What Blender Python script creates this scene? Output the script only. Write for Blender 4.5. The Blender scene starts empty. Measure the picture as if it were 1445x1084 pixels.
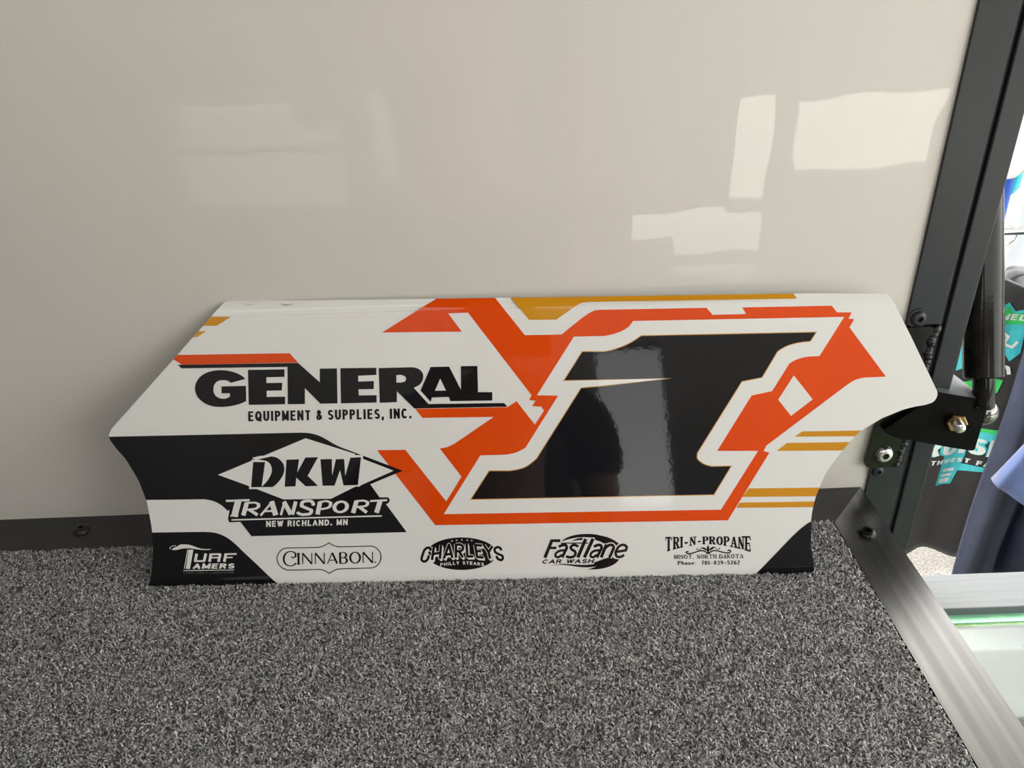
import bpy, bmesh, math, random
import numpy as np
from mathutils import Vector, Matrix
from mathutils.geometry import delaunay_2d_cdt

SC = bpy.context.scene
COL = SC.collection
random.seed(4); RNG = np.random.default_rng(7)

# ------------------------------------------------------------------ camera, world, lights, exposure
cam_d = bpy.data.cameras.new('camera'); cam = bpy.data.objects.new('camera', cam_d); COL.objects.link(cam)
cam_d.sensor_width = 36; cam_d.lens = 36 * 1085 / 1445; cam_d.clip_start = .01
_r = Vector((0.99914998, -0.00979316, -0.04004254)); _u = Vector((0.03978263, 0.48357885, 0.87439627)); _f = Vector((-0.01080063, 0.87524602, -0.48355739))
cam.matrix_world = Matrix(((_r.x, _u.x, -_f.x, 0), (_r.y, _u.y, -_f.y, -0.6513), (_r.z, _u.z, -_f.z, 0.5), (0, 0, 0, 1)))
SC.camera = cam
W = bpy.data.worlds.new('world'); SC.world = W; W.use_nodes = True
wn = W.node_tree.nodes; wl = W.node_tree.links
sky = wn.new('ShaderNodeTexSky'); sky.sky_type = 'NISHITA'; sky.sun_disc = False
sky.sun_elevation = math.radians(55); sky.sun_rotation = math.radians(-20); sky.dust_density = 3.0; sky.air_density = 1.0
hs = wn.new('ShaderNodeHueSaturation'); hs.inputs['Saturation'].default_value = .22          # hazy bright sky
tn = wn.new('ShaderNodeMix'); tn.data_type = 'RGBA'; tn.blend_type = 'MULTIPLY'; tn.inputs[0].default_value = 1; tn.inputs[7].default_value = (1.0, .955, .87, 1)
wl.new(sky.outputs[0], hs.inputs['Color']); wl.new(hs.outputs[0], tn.inputs[6]); wl.new(tn.outputs[2], wn['Background'].inputs[0]); wn['Background'].inputs[1].default_value = 0.80
sun_d = bpy.data.lights.new('sun', 'SUN'); sun_d.energy = 3.2; sun_d.angle = math.radians(.6); sun_d.color = (1, .96, .9)
sun = bpy.data.objects.new('sun', sun_d); COL.objects.link(sun)
sun.rotation_euler = Vector((.02, .28, 1.0)).to_track_quat('Z', 'Y').to_euler()
SC.view_settings.view_transform = 'Standard'; SC.view_settings.look = 'None'; SC.view_settings.gamma = 1
SC.view_settings.use_curve_mapping = False
SC.view_settings.exposure = 0.86
SC.cycles.max_bounces = 10; SC.cycles.diffuse_bounces = 5; SC.cycles.caustics_reflective = False
SC.cycles.use_denoising = True

# ------------------------------------------------------------------ materials
def mat(name, col, rough=.5, metal=0., spec=.5, coat=0., bump=None, noise=None, coat_rough=.03, emis=None):
    m = bpy.data.materials.new(name); m.use_nodes = True
    nt = m.node_tree; b = nt.nodes['Principled BSDF']
    b.inputs['Base Color'].default_value = (*col, 1); b.inputs['Roughness'].default_value = rough
    b.inputs['Metallic'].default_value = metal; b.inputs['Specular IOR Level'].default_value = spec
    b.inputs['Coat Weight'].default_value = coat; b.inputs['Coat Roughness'].default_value = coat_rough
    tc = nt.nodes.new('ShaderNodeTexCoord')
    if noise:                       # (scale, colour2, stretch)
        n = nt.nodes.new('ShaderNodeTexNoise'); n.inputs['Scale'].default_value = noise[0]; n.inputs['Detail'].default_value = 5
        mp = nt.nodes.new('ShaderNodeMapping'); mp.inputs['Scale'].default_value = noise[2] if len(noise) > 2 else (1, 1, 1)
        nt.links.new(tc.outputs['Object'], mp.inputs[0]); nt.links.new(mp.outputs[0], n.inputs['Vector'])
        r = nt.nodes.new('ShaderNodeValToRGB'); r.color_ramp.elements[0].position = .35; r.color_ramp.elements[1].position = .65
        r.color_ramp.elements[0].color = (*col, 1); r.color_ramp.elements[1].color = (*noise[1], 1)
        nt.links.new(n.outputs['Fac'], r.inputs[0]); nt.links.new(r.outputs[0], b.inputs['Base Color'])
    if bump:                        # (scale, distance, stretch)
        n = nt.nodes.new('ShaderNodeTexNoise'); n.inputs['Scale'].default_value = bump[0]; n.inputs['Detail'].default_value = 3
        mp = nt.nodes.new('ShaderNodeMapping'); mp.inputs['Scale'].default_value = bump[2] if len(bump) > 2 else (1, 1, 1)
        nt.links.new(tc.outputs['Object'], mp.inputs[0]); nt.links.new(mp.outputs[0], n.inputs['Vector'])
        bp = nt.nodes.new('ShaderNodeBump'); bp.inputs['Distance'].default_value = bump[1]; bp.inputs['Strength'].default_value = 1
        nt.links.new(n.outputs['Fac'], bp.inputs['Height']); nt.links.new(bp.outputs[0], b.inputs['Normal'])
        if coat: nt.links.new(bp.outputs[0], b.inputs['Coat Normal'])
    if emis:
        b.inputs['Emission Color'].default_value = (*emis[0], 1); b.inputs['Emission Strength'].default_value = emis[1]
    return m
M = {}
M['wall'] = mat('white_laminate', (.70, .665, .60), .42, coat=1.0, coat_rough=.012, bump=(3.5, .0022), noise=(2.5, (.74, .705, .645)))
M['room'] = mat('room_wall', (.085, .082, .076), .6, noise=(3, (.10, .097, .09)))
M['black'] = mat('black_powder_coat', (.012, .012, .012), .38, bump=(900, .00004), noise=(30, (.020, .020, .020)))
M['post'] = mat('satin_black_paint', (.019, .021, .026), .34, spec=.4, bump=(400, .00003), noise=(14, (.025, .027, .033), (1, 1, .15)))
M['gloss'] = mat('gloss_black_paint', (.006, .005, .005), .12, spec=.4, bump=(60, .0003))
M['alu'] = mat('brushed_dark_aluminium', (.19, .19, .19), .30, metal=1, bump=(260, .00004, (1, .03, 1)), noise=(140, (.27, .27, .265), (1, .02, 1)))
M['bar'] = mat('brushed_aluminium', (.105, .118, .128), .55, bump=(300, .00004, (.03, 1, 1)), noise=(200, (.128, .14, .15), (.03, 1, 1)))
M['chrome'] = mat('zinc_steel', (.75, .74, .72), .18, metal=1, noise=(80, (.6, .6, .58)))
M['brass'] = mat('yellow_zinc', (.62, .45, .20), .25, metal=1, noise=(120, (.5, .36, .18)))
M['strut'] = mat('black_nitrided_steel', (.006, .006, .006), .09, spec=.22, bump=(300, .00003), noise=(60, (.016, .016, .014)))
M['ear'] = mat('matt_black_paint', (.0045, .0045, .0045), .5, spec=.06, bump=(60, .0002), noise=(30, (.007, .007, .007)))
M['socket'] = mat('black_socket', (.004, .004, .004), .6, noise=(50, (.008, .008, .008)))
PR = dict(rough=.4, spec=.05, coat=.50, coat_rough=.035, bump=(170, .000018))
M['p_white'] = mat('panel_white', (.80, .785, .745), noise=(4, (.82, .805, .765)), **PR)
M['p_black'] = mat('vinyl_black', (.0045, .0045, .006), noise=(9, (.007, .007, .009)), **PR)
M['p_orange'] = mat('vinyl_orange', (.76, .066, .001), noise=(9, (.80, .076, .002)), **PR)
M['p_gold'] = mat('vinyl_gold', (.62, .27, .010), noise=(9, (.66, .29, .014)), **PR)
M['p_line'] = mat('vinyl_gold_outline', (.64, .33, .07), noise=(9, (.68, .36, .09)), **PR)
M['p_grey'] = mat('vinyl_grey', (.10, .09, .095), noise=(9, (.13, .12, .12)), **PR)
M['edge'] = mat('sheet_edge', (.62, .61, .57), .5, noise=(40, (.7, .69, .65)))
M['scuff'] = mat('scuff_mark', (.42, .41, .39), .6, noise=(200, (.6, .58, .54)))

# ------------------------------------------------------------------ object helpers
def tag(o, label=None, cat=None, group=None, kind=None):
    for k, v in (('label', label), ('category', cat), ('group', group), ('kind', kind)):
        if v: o[k] = v
    return o
def empty(name, loc=(0, 0, 0), rot=(0, 0, 0)):
    o = bpy.data.objects.new(name, None); COL.objects.link(o); o.location = loc; o.rotation_euler = rot; o.empty_display_size = .05
    return o
def mesh_obj(name, V, F, m, parent=None, smooth=False):
    me = bpy.data.meshes.new(name); me.from_pydata([tuple(v) for v in V], [], F)
    if m: me.materials.append(m)
    if smooth: me.polygons.foreach_set('use_smooth', [True] * len(me.polygons))
    me.update(); o = bpy.data.objects.new(name, me); COL.objects.link(o)
    if parent: o.parent = parent
    return o
def bm_obj(name, bm, m, parent=None, smooth=False, angle=None):
    bmesh.ops.recalc_face_normals(bm, faces=bm.faces)
    me = bpy.data.meshes.new(name); bm.to_mesh(me); bm.free()
    if m: me.materials.append(m)
    if smooth:
        me.polygons.foreach_set('use_smooth', [True] * len(me.polygons))
        if angle: me.set_sharp_from_angle(angle=math.radians(angle))
    o = bpy.data.objects.new(name, me); COL.objects.link(o)
    if parent: o.parent = parent
    return o
def box_bm(x0, x1, y0, y1, z0, z1, bev=0., seg=2, bm=None):
    b = bmesh.new()
    bmesh.ops.create_cube(b, size=1, matrix=Matrix.Translation(((x0 + x1) / 2, (y0 + y1) / 2, (z0 + z1) / 2)) @ Matrix.Diagonal((x1 - x0, y1 - y0, z1 - z0, 1)))
    if bev: bmesh.ops.bevel(b, geom=b.edges[:], offset=bev, segments=seg, profile=.5, affect='EDGES')
    if bm is None: return b
    t = bpy.data.meshes.new('t'); b.to_mesh(t); bm.from_mesh(t); bpy.data.meshes.remove(t); b.free(); return bm
def box(name, x0, x1, y0, y1, z0, z1, m, parent=None, bev=0.):
    return bm_obj(name, box_bm(x0, x1, y0, y1, z0, z1, bev), m, parent)
def prism_bm(pts, d0, d1, axis='y', bev=0.):
    """polygon in (x,z) extruded along y, or (x,y) along z"""
    b = bmesh.new()
    f = (lambda p, d: (p[0], d, p[1])) if axis == 'y' else (lambda p, d: (p[0], p[1], d))
    a = [b.verts.new(f(p, d0)) for p in pts]; c = [b.verts.new(f(p, d1)) for p in pts]
    b.faces.new(a); b.faces.new(c[::-1]); n = len(pts)
    for i in range(n): b.faces.new((a[i], c[i], c[(i + 1) % n], a[(i + 1) % n]))
    if bev: bmesh.ops.bevel(b, geom=b.edges[:], offset=bev, segments=2, profile=.5, affect='EDGES')
    return b
def lathe_bm(profile, n=32):
    """profile [(r,h)] round local z"""
    b = bmesh.new(); rings = []
    for r, h in profile:
        if r < 1e-7: rings.append([b.verts.new((0, 0, h))])
        else: rings.append([b.verts.new((r * math.cos(2 * math.pi * i / n), r * math.sin(2 * math.pi * i / n), h)) for i in range(n)])
    for A, B in zip(rings, rings[1:]):
        for i in range(n):
            j = (i + 1) % n
            if len(A) == 1 and len(B) == 1: continue
            if len(A) == 1: b.faces.new((A[0], B[j], B[i]))
            elif len(B) == 1: b.faces.new((A[i], A[j], B[0]))
            else: b.faces.new((A[i], A[j], B[j], B[i]))
    return b
def place(o, loc, zdir=None):
    o.location = loc
    if zdir: o.rotation_euler = Vector(zdir).to_track_quat('Z', 'Y').to_euler()
    return o
def rounded(pts, rad, n=5):
    out = []; k = len(pts); rad = rad if isinstance(rad, (list, tuple)) else [rad] * k
    for i in range(k):
        p0, p1, p2 = Vector(pts[i - 1]), Vector(pts[i]), Vector(pts[(i + 1) % k])
        if rad[i] <= 0: out.append(tuple(p1)); continue
        a = p1 + (p0 - p1).normalized() * rad[i]; c = p1 + (p2 - p1).normalized() * rad[i]
        for j in range(n + 1):
            t = j / n; out.append(tuple(a * (1 - t) ** 2 + p1 * 2 * t * (1 - t) + c * t * t))
    return out

# ------------------------------------------------------------------ 2D artwork engine (outlines and stroke lettering)
def area(P): return .5 * sum(P[i - 1][0] * P[i][1] - P[i][0] * P[i - 1][1] for i in range(len(P)))
def smooth(P, closed=True, ang=42, maxlen=45, sub=4):
    P = [np.array(p, float) for p in P]; n = len(P); out = []
    def tang(i):
        if not closed and (i == 0 or i == n - 1): return None
        a = P[i] - P[i - 1]; b = P[(i + 1) % n] - P[i]; la, lb = np.linalg.norm(a), np.linalg.norm(b)
        if la < 1e-9 or lb < 1e-9: return None
        c = np.dot(a, b) / la / lb
        if c < math.cos(math.radians(ang)): return None
        t = a / la * lb + b / lb * la; return t / np.linalg.norm(t)
    T = [tang(i) for i in range(n)]
    for i in range(n if closed else n - 1):
        j = (i + 1) % n; d = P[j] - P[i]; L = np.linalg.norm(d); out.append(tuple(P[i]))
        if L < 1e-9 or L > maxlen or (T[i] is None and T[j] is None): continue
        t0 = (T[i] if T[i] is not None else d / L) * L; t1 = (T[j] if T[j] is not None else d / L) * L
        for k in range(1, sub):
            s = k / sub; h = (2 * s**3 - 3 * s**2 + 1, s**3 - 2 * s**2 + s, -2 * s**3 + 3 * s**2, s**3 - s**2)
            out.append(tuple(P[i] * h[0] + t0 * h[1] + P[j] * h[2] + t1 * h[3]))
    if not closed: out.append(tuple(P[-1]))
    return out
def inset(P, d):
    s = 1 if area(P) > 0 else -1; n = len(P); out = []
    for i in range(n):
        a = np.array(P[i - 1]); b = np.array(P[i]); c = np.array(P[(i + 1) % n])
        e1 = (b - a) / max(np.linalg.norm(b - a), 1e-9); e2 = (c - b) / max(np.linalg.norm(c - b), 1e-9)
        n1 = np.array((-e1[1], e1[0])) * s; n2 = np.array((-e2[1], e2[0])) * s
        m = n1 + n2; L = np.linalg.norm(m); m = n1 if L < 1e-6 else m / L
        out.append(tuple(b + m * d / max(np.dot(m, n1), .22)))
    return out
def arc(cx, cy, rx, ry, a0, a1, n=12):
    return [(cx + rx * math.cos(math.radians(a0 + (a1 - a0) * i / n)), cy + ry * math.sin(math.radians(a0 + (a1 - a0) * i / n))) for i in range(n + 1)]
def stroke(P, w, c=1., closed=False):
    """pen strokes: w = width of vertical strokes, w*c of horizontal ones"""
    out = []; n = len(P)
    for i in range(n if closed else n - 1):
        a = np.array(P[i], float); b = np.array(P[(i + 1) % n], float); d = b - a; L = np.linalg.norm(d)
        if L < 1e-9: continue
        nx, ny = -d[1] / L, d[0] / L; h = w / 2 * math.hypot(nx, c * ny); o = np.array((nx, ny)) * h
        out.append([tuple(a + o), tuple(b + o), tuple(b - o), tuple(a - o)])
    for i in range(0 if closed else 1, n if closed else n - 1):
        out.append([(P[i][0] + w / 2 * math.cos(t * math.pi / 4 + .39), P[i][1] + w / 2 * max(c, .2) * math.sin(t * math.pi / 4 + .39)) for t in range(8)])
    return out
GL = {
 'A': (.95, [[(0, 0), (.5, 1), (1, 0)], [(.18, .32), (.82, .32)]]), 'B': (.8, [[(0, 0), (0, 1)], [(0, 1)] + arc(.5, .76, .42, .24, 90, -90) + [(0, .52)], [(0, .52)] + arc(.55, .26, .45, .26, 90, -90) + [(0, 0)]]),
 'C': (.88, [arc(.52, .5, .52, .5, 42, 318, 18)]), 'D': (.88, [[(0, 0), (0, 1)], [(0, 1)] + arc(.42, .5, .58, .5, 90, -90, 16) + [(0, 0)]]),
 'E': (.72, [[(0, 0), (0, 1)], [(0, 1), (1, 1)], [(0, .52), (.88, .52)], [(0, 0), (1, 0)]]), 'F': (.7, [[(0, 0), (0, 1)], [(0, 1), (1, 1)], [(0, .5), (.85, .5)]]),
 'G': (.92, [arc(.52, .5, .52, .5, 42, 340, 18) + [(1, .46), (.6, .46)]]), 'H': (.86, [[(0, 0), (0, 1)], [(1, 0), (1, 1)], [(0, .52), (1, .52)]]),
 'I': (.06, [[(.5, 0), (.5, 1)]]), 'K': (.86, [[(0, 0), (0, 1)], [(.95, 1), (.05, .42)], [(.3, .58), (1, 0)]]), 'L': (.66, [[(0, 0), (0, 1)], [(0, 0), (1, 0)]]),
 'M': (1.05, [[(0, 0), (0, 1)], [(0, 1), (.5, .1), (1, 1)], [(1, 1), (1, 0)]]), 'N': (.88, [[(0, 0), (0, 1)], [(0, 1), (1, 0)], [(1, 0), (1, 1)]]),
 'O': (.98, [arc(.5, .5, .5, .5, 0, 360, 24)]), 'P': (.76, [[(0, 0), (0, 1)], [(0, 1)] + arc(.5, .74, .5, .26, 90, -90) + [(0, .48)]]),
 'Q': (.98, [arc(.5, .5, .5, .5, 0, 360, 24), [(.6, .28), (1, -.06)]]), 'R': (.82, [[(0, 0), (0, 1)], [(0, 1)] + arc(.5, .76, .45, .24, 90, -90) + [(0, .52)], [(.5, .52), (1, 0)]]),
 'S': (.76, [arc(.5, .76, .46, .24, 25, 262, 12) + arc(.5, .25, .5, .25, 84, -155, 12)]), 'T': (.78, [[(0, 1), (1, 1)], [(.5, 0), (.5, 1)]]),
 'U': (.86, [[(0, 1)] + arc(.5, .36, .5, .36, 180, 360, 12) + [(1, 1)]]), 'W': (1.25, [[(0, 1), (.25, 0), (.5, .95), (.75, 0), (1, 1)]]), 'Y': (.85, [[(0, 1), (.5, .45), (1, 1)], [(.5, 0), (.5, .45)]]),
 '0': (.62, [arc(.5, .5, .5, .5, 0, 360, 20)]), '1': (.3, [[(.6, 0), (.6, 1), (0, .8)]]), '2': (.6, [arc(.5, .73, .48, .27, 165, -35, 12) + [(0, 0), (1, 0)]]),
 '3': (.58, [arc(.45, .76, .45, .24, 150, -90, 10), arc(.45, .27, .55, .27, 90, -150, 10)]), '5': (.6, [[(.95, 1), (.1, 1), (.05, .58)] + arc(.45, .32, .52, .32, 110, -150, 12)]),
 '6': (.62, [arc(.5, .3, .5, .3, 0, 360, 16), arc(.75, .3, .75, .72, 180, 95, 8)]), '7': (.6, [[(0, 1), (1, 1), (.35, 0)]]), '8': (.6, [arc(.5, .76, .42, .24, 0, 360, 14), arc(.5, .27, .5, .27, 0, 360, 14)]),
 '9': (.62, [arc(.5, .7, .5, .3, 0, 360, 16), arc(.25, .7, .75, .72, 0, -85, 8)]), '-': (.4, [[(0, .38), (1, .38)]]), ',': (.12, [[(.5, .06), (.1, -.16)]]), '.': (.1, [[(.5, 0), (.5, .09)]]), ':': (.1, [[(.5, 0), (.5, .12)], [(.5, .5), (.5, .62)]]),
 '&': (.9, [[(1, 0), (.25, .72)] + arc(.45, .82, .24, .18, 190, -10, 8) + [(.5, .56), (.08, .34)] + arc(.36, .24, .34, .24, 170, 300, 8) + [(.85, .25), (.95, .48)]]),
 'h': (.6, [[(0, 0), (0, 1)], [(0, .45)] + arc(.5, .4, .5, .22, 150, 0, 8) + [(1, 0)]]), 'o': (.62, [arc(.5, .31, .5, .31, 0, 360, 16)]),
 'n': (.6, [[(0, 0), (0, .62)], [(0, .45)] + arc(.5, .4, .5, .22, 150, 0, 8) + [(1, 0)]]), 'e': (.58, [[(0, .34), (1, .34)] + arc(.5, .31, .5, .31, 10, 310, 16)]), ' ': (.55, []),
}
def text(s, p0, p1, cap, w, c=1., slant=0., gap=.22, serif=0., warp=None):
    """lettering along p0->p1 (x right, y DOWN frame); cap, w in the same units"""
    p0 = np.array(p0, float); p1 = np.array(p1, float); L = np.linalg.norm(p1 - p0); ex = (p1 - p0) / L; ey = np.array((ex[1], -ex[0]))
    ADV = lambda ch: {'T': 1.15, 'I': .1, '-': .62, 'E': .85, 'L': .8}.get(ch, GL[ch][0]) if serif > 1 else GL[ch][0]
    tot = sum(ADV(ch) for ch in s) + gap * (len(s) - 1); free = L - w * sum(1 for ch in s if ch != ' ')
    k = free / tot; x = 0.; polys = []
    hw = w * c / 2
    for ch in s:
        adv, st = GL[ch]; adv = ADV(ch) ; gw = adv * k
        if serif and ch == 'A': st = [[(0, 0), (.5, 1)], [(.5, 1), (1, 0)], [(.2, .32), (.8, .32)]]
        if serif and ch == 'M': st = [[(0, 0), (0, 1)], [(0, 1), (.5, .1)], [(.5, .1), (1, 1)], [(1, 1), (1, 0)]]
        for si, S in enumerate(st):
            ww, cc = (w * .48, c) if serif and (ch, si) in (('A', 0), ('M', 0), ('M', 2), ('N', 0), ('N', 2), ('K', 1)) else (w, c)
            if ch == '-': cc = max(c, .8)
            Q = [(x + w / 2 + a * gw, hw + b * (cap - 2 * hw)) for a, b in S]
            if len(Q) == 2 and not serif:                   # square caps reach the cap line
                a, b = np.array(Q[0]), np.array(Q[1]); d = (b - a) / max(np.linalg.norm(b - a), 1e-9); Q = [tuple(a - d * hw * abs(d[1])), tuple(b + d * hw * abs(d[1]))]
                if abs(d[1]) < .1: Q = [tuple(a - d * w * .35), tuple(b + d * w * .35)]
            elif not serif and ch in 'AMNWUYK':
                q = [np.array(v) for v in Q]
                for e, f in ((0, 1), (-1, -2)):
                    d = q[e] - q[f]; d /= np.linalg.norm(d); q[e] = q[e] + d * hw
                Q = [tuple(v) for v in q]
            polys += [('g', q) for q in stroke(Q, ww, cc)]
            if serif > 1 and ch not in '-,.:&023456789ohe' and (ch, si) not in (('N', 1), ('M', 1), ('M', 2)):
                for (a, b) in ((S[0], S[1]), (S[-1], S[-2])):
                    X, Y = x + w / 2 + a[0] * gw, hw + a[1] * (cap - 2 * hw)
                    if ch in 'AT' and a[1] > .9 and abs(a[1] - b[1]) > .1: continue
                    if ch == 'N' and (a[1] < .02) == (si == 2): continue
                    if abs(a[1] - b[1]) > .25 and (a[1] < .02 or a[1] > .98) and len(S) < 5:
                        polys.append(('g', [(X - serif, Y - hw), (X + serif, Y - hw), (X + serif, Y + hw), (X - serif, Y + hw)]))
                    elif abs(a[1] - b[1]) < .05 and a[0] > .3 and len(S) < 5 and ch in 'EFTL' and a[0] > .8:
                        sg = -1 if a[1] > .5 else 1; polys.append(('g', [(X - hw, Y - hw), (X + hw, Y - hw), (X + hw, Y + sg * cap * .2), (X - hw, Y + sg * cap * .2)]))
                if ch == 'T' and si == 0: polys.append(('g', [(x + w * .2, cap * .74), (x + w * .2 + hw, cap * .74), (x + w * .2 + hw, cap), (x + w * .2, cap)]))
        x += gw + (w if ch != ' ' else 0) + gap * k
    out = []
    for _, q in polys:
        r = []
        for X, Y in q:
            if warp: r.append(warp(X / L, Y / cap))
            else: v = p0 + ex * (X + slant * Y) + ey * Y; r.append((v[0], v[1]))
        out.append(r)
    return out
def fill2d(groups, clip=None, lines=(), grid=None):
    """groups: list of outlines or (outline, [holes]); returns verts, tris of their union"""
    groups = [g if isinstance(g, tuple) and isinstance(g[1], list) and len(g) == 2 and isinstance(g[0], list) else (g, []) for g in groups]
    loops = [g[0] for g in groups] + [h for g in groups for h in g[1]]
    V = []; E = []
    def add(P, closed=True):
        s = len(V); V.extend(Vector((float(p[0]), float(p[1]))) for p in P); n = len(P)
        E.extend((s + i, s + (i + 1) % n) for i in range(n if closed else n - 1))
    for P in loops: add(P)
    if clip: add(clip)
    xs = [v.x for v in V]; ys = [v.y for v in V]
    for y in lines:
        if min(ys) < y < max(ys): add([(min(xs) - 1, y), (max(xs) + 1, y)], False)
    if grid:
        for g in np.arange(min(xs), max(xs), grid): add([(g, min(ys)), (g, max(ys))], False)
        for g in np.arange(min(ys), max(ys), grid): add([(min(xs), g), (max(xs), g)], False)
    r = delaunay_2d_cdt(V, E, [], 0, 1e-4, False)
    P = np.array([(v.x, v.y) for v in r[0]]); T = np.array([f for f in r[2] if len(f) == 3])
    c = P[T].mean(1)
    def inside(Q):
        Q = np.array(Q); x, y = c[:, 0], c[:, 1]; w = np.zeros(len(c), bool); bb = (x > Q[:, 0].min()) & (x < Q[:, 0].max()) & (y > Q[:, 1].min()) & (y < Q[:, 1].max())
        if not bb.any(): return w
        j = np.where(bb)[0]; xx, yy = x[j], y[j]; k = np.zeros(len(j), bool)
        for i in range(len(Q)):
            x0, y0 = Q[i - 1]; x1, y1 = Q[i]
            if y0 == y1: continue
            hit = ((y0 > yy) != (y1 > yy)) & (xx < (x1 - x0) * (yy - y0) / (y1 - y0) + x0); k ^= hit
        w[j] = k; return w
    keep = np.zeros(len(c), bool)
    for o, hs in groups:
        k = inside(o)
        for h in hs: k &= ~inside(h)
        keep |= k
    if clip: keep &= inside(clip)
    T = T[keep]; used = np.unique(T); m = -np.ones(len(P), int); m[used] = np.arange(len(used)); T = m[T]; P = P[used]
    a = P[T]; ar = (a[:, 1, 0] - a[:, 0, 0]) * (a[:, 2, 1] - a[:, 0, 1]) - (a[:, 2, 0] - a[:, 0, 0]) * (a[:, 1, 1] - a[:, 0, 1])
    T[ar < 0] = T[ar < 0][:, ::-1]
    return P, T[np.abs(ar) > 1e-7]

# ------------------------------------------------------------------ setting: serving-hatch wall, room, ground
def structure(o): return tag(o, kind='structure')
structure(box('wall_back', -1.9, .3605, 0.0, .03, -.90, 1.35, M['wall']))
structure(box('wall_left', -1.95, -1.9, -2.3, .03, -.90, 1.35, M['room']))
structure(box('ceiling', -1.95, 1.6, -1.50, .03, 1.35, 1.40, M['room']))
hd_ = tag(box('hatch_door', .3625, 1.9, .04, 1.00, 1.40, 1.44, M['wall']), 'white hatch door propped open above the shirts', 'hatch door')
# wall behind the camera with window openings (front wall of the stand); tall one added to reflect in the number
wf = bmesh.new()
xs = [-1.9, -1.22, -.61, -.49, .97 - .35, .97, 1.05, 1.58, 1.75]
Y0, Y1 = -2.26, -2.2
for a, b in ((-1.9, -1.22), (-.61, -.49), (.965, 1.045), (1.58, 1.75)): box_bm(a, b, Y0, Y1, -.9, 1.35, bm=wf)
for a, b, zs in ((-1.22, -.61, ((-.9, -.29), (-.09, -.06), (.13, 1.35))), (-.49, -.30, ((-.9, -.47), (-.34, -.30), (.12, 1.35))), (-.30, .20, ((-.9, 1.35),)), (.20, .46, ((-.9, .50), (1.15, 1.35))), (.46, .62, ((-.9, -.49), (-.36, 1.35))), (.62, .82, ((-.9, -.66), (-.35, 1.35))), (.82, .965, ((-.9, -.72), (-.38, -.33), (.06, 1.35))), (1.045, 1.58, ((-.9, -.25), (.05, 1.35)))):
    for z0, z1 in zs: box_bm(a, b, Y0, Y1, z0, z1, bm=wf)
structure(bm_obj('wall_front', wf, M['room']))
asph = mat('asphalt', (.17, .162, .15), .9, noise=(160, (.085, .08, .076)), bump=(220, .004))
added_lawn = mat('added_lawn', (.16, .27, .05), .9, noise=(30, (.24, .36, .09)), bump=(120, .01))  # green patch added out of view to tint the post's reflections
structure(box('ground', -14, 14, -9, 14, -1.0, -.9, asph))
gx, gy = np.linspace(.45, 3.4, 60), np.linspace(-1.45, -.65, 30)
lw = mesh_obj('added_lawn', [(x, y, -.893 + .006 * random.random()) for y in gy for x in gx], [(j * 60 + i, j * 60 + i + 1, (j + 1) * 60 + i + 1, (j + 1) * 60 + i) for j in range(29) for i in range(59)], added_lawn)
structure(lw)
lw2 = box('added_lawn', -9, .1, -8.5, -2.5, -.899, -.885, mat('added_dark_lawn', (.06, .07, .045), .9, noise=(30, (.09, .10, .07)), bump=(120, .01)))  # dark ground added outside to dim the left window reflections
structure(lw2)
structure(box('added_pavement', .15, 9, -8.5, -2.5, -.899, -.886, mat('added_pale_concrete', (.46, .46, .43), .9, noise=(20, (.52, .52, .48)), bump=(120, .004))))  # pale slab added outside to brighten the right window reflections

# ------------------------------------------------------------------ shelf tray: carpet in an angle frame
tray = empty('shelf_frame', (0, 0, 0)); tag(tray, 'metal angle frame round the carpeted shelf, black at the back and brushed at the right', 'shelf frame')
XO, XI, YB, YI = .3530, .3045, 0.0, -.0560
bk = prism_bm([(-1.6, YB), (XO, YB), (XI, YI), (-1.6, YI)], -.004, .0, axis='z')
box_bm(-1.6, XO - .002, -.0035, -.0005, -.045, -.004, bm=bk)
back_rail = bm_obj('back_rail', bk, M['black'], tray)
sr = prism_bm([(XO, YB), (XO, -.60), (XI, -.60), (XI, YI)], -.004, .0002, axis='z')
box_bm(XO - .0035, XO, -.60, -.004, -.05, -.004, bm=sr)
side_rail = bm_obj('side_rail', sr, M['alu'], tray); side_rail['label'] = 'brushed grey side rail'
bd = box('board', -1.6, XI + .03, -.60, -.004, -.024, -.0055, mat('darkened_plywood', (.01, .009, .008), .8, noise=(20, (.016, .014, .012), (1, 8, 8))), tray)  # board colour darkened so the gap beside the carpet looks black
def socket_screw(parent, loc, r, mm, zdir, name='screw', lab=None):
    h = r * .55
    o = bm_obj(name, lathe_bm([(r * .34, h * .35), (r * .36, h * .98), (r * .5, h), (r * .72, h * .86), (r * .92, h * .5), (r, .0), (0, 0)], 28), mm, parent, True, 50)
    place(o, loc, zdir)
    s = bm_obj('hex_socket', lathe_bm([(0, h * .36), (r * .36, h * .36), (r * .36, h * .2), (0, h * .2)], 6), M['socket'], o)
    if lab: o['label'] = lab
    return o
socket_screw(tray, (.3290, -.0735, .0002), .0085, M['strut'], (0, 0, 1), lab='steel screw in the side rail')
s0 = socket_screw(tray, (-.460, -.0230, .0), .0080, M['black'], (0, 0, 1), lab='black screw in the back rail')
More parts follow.
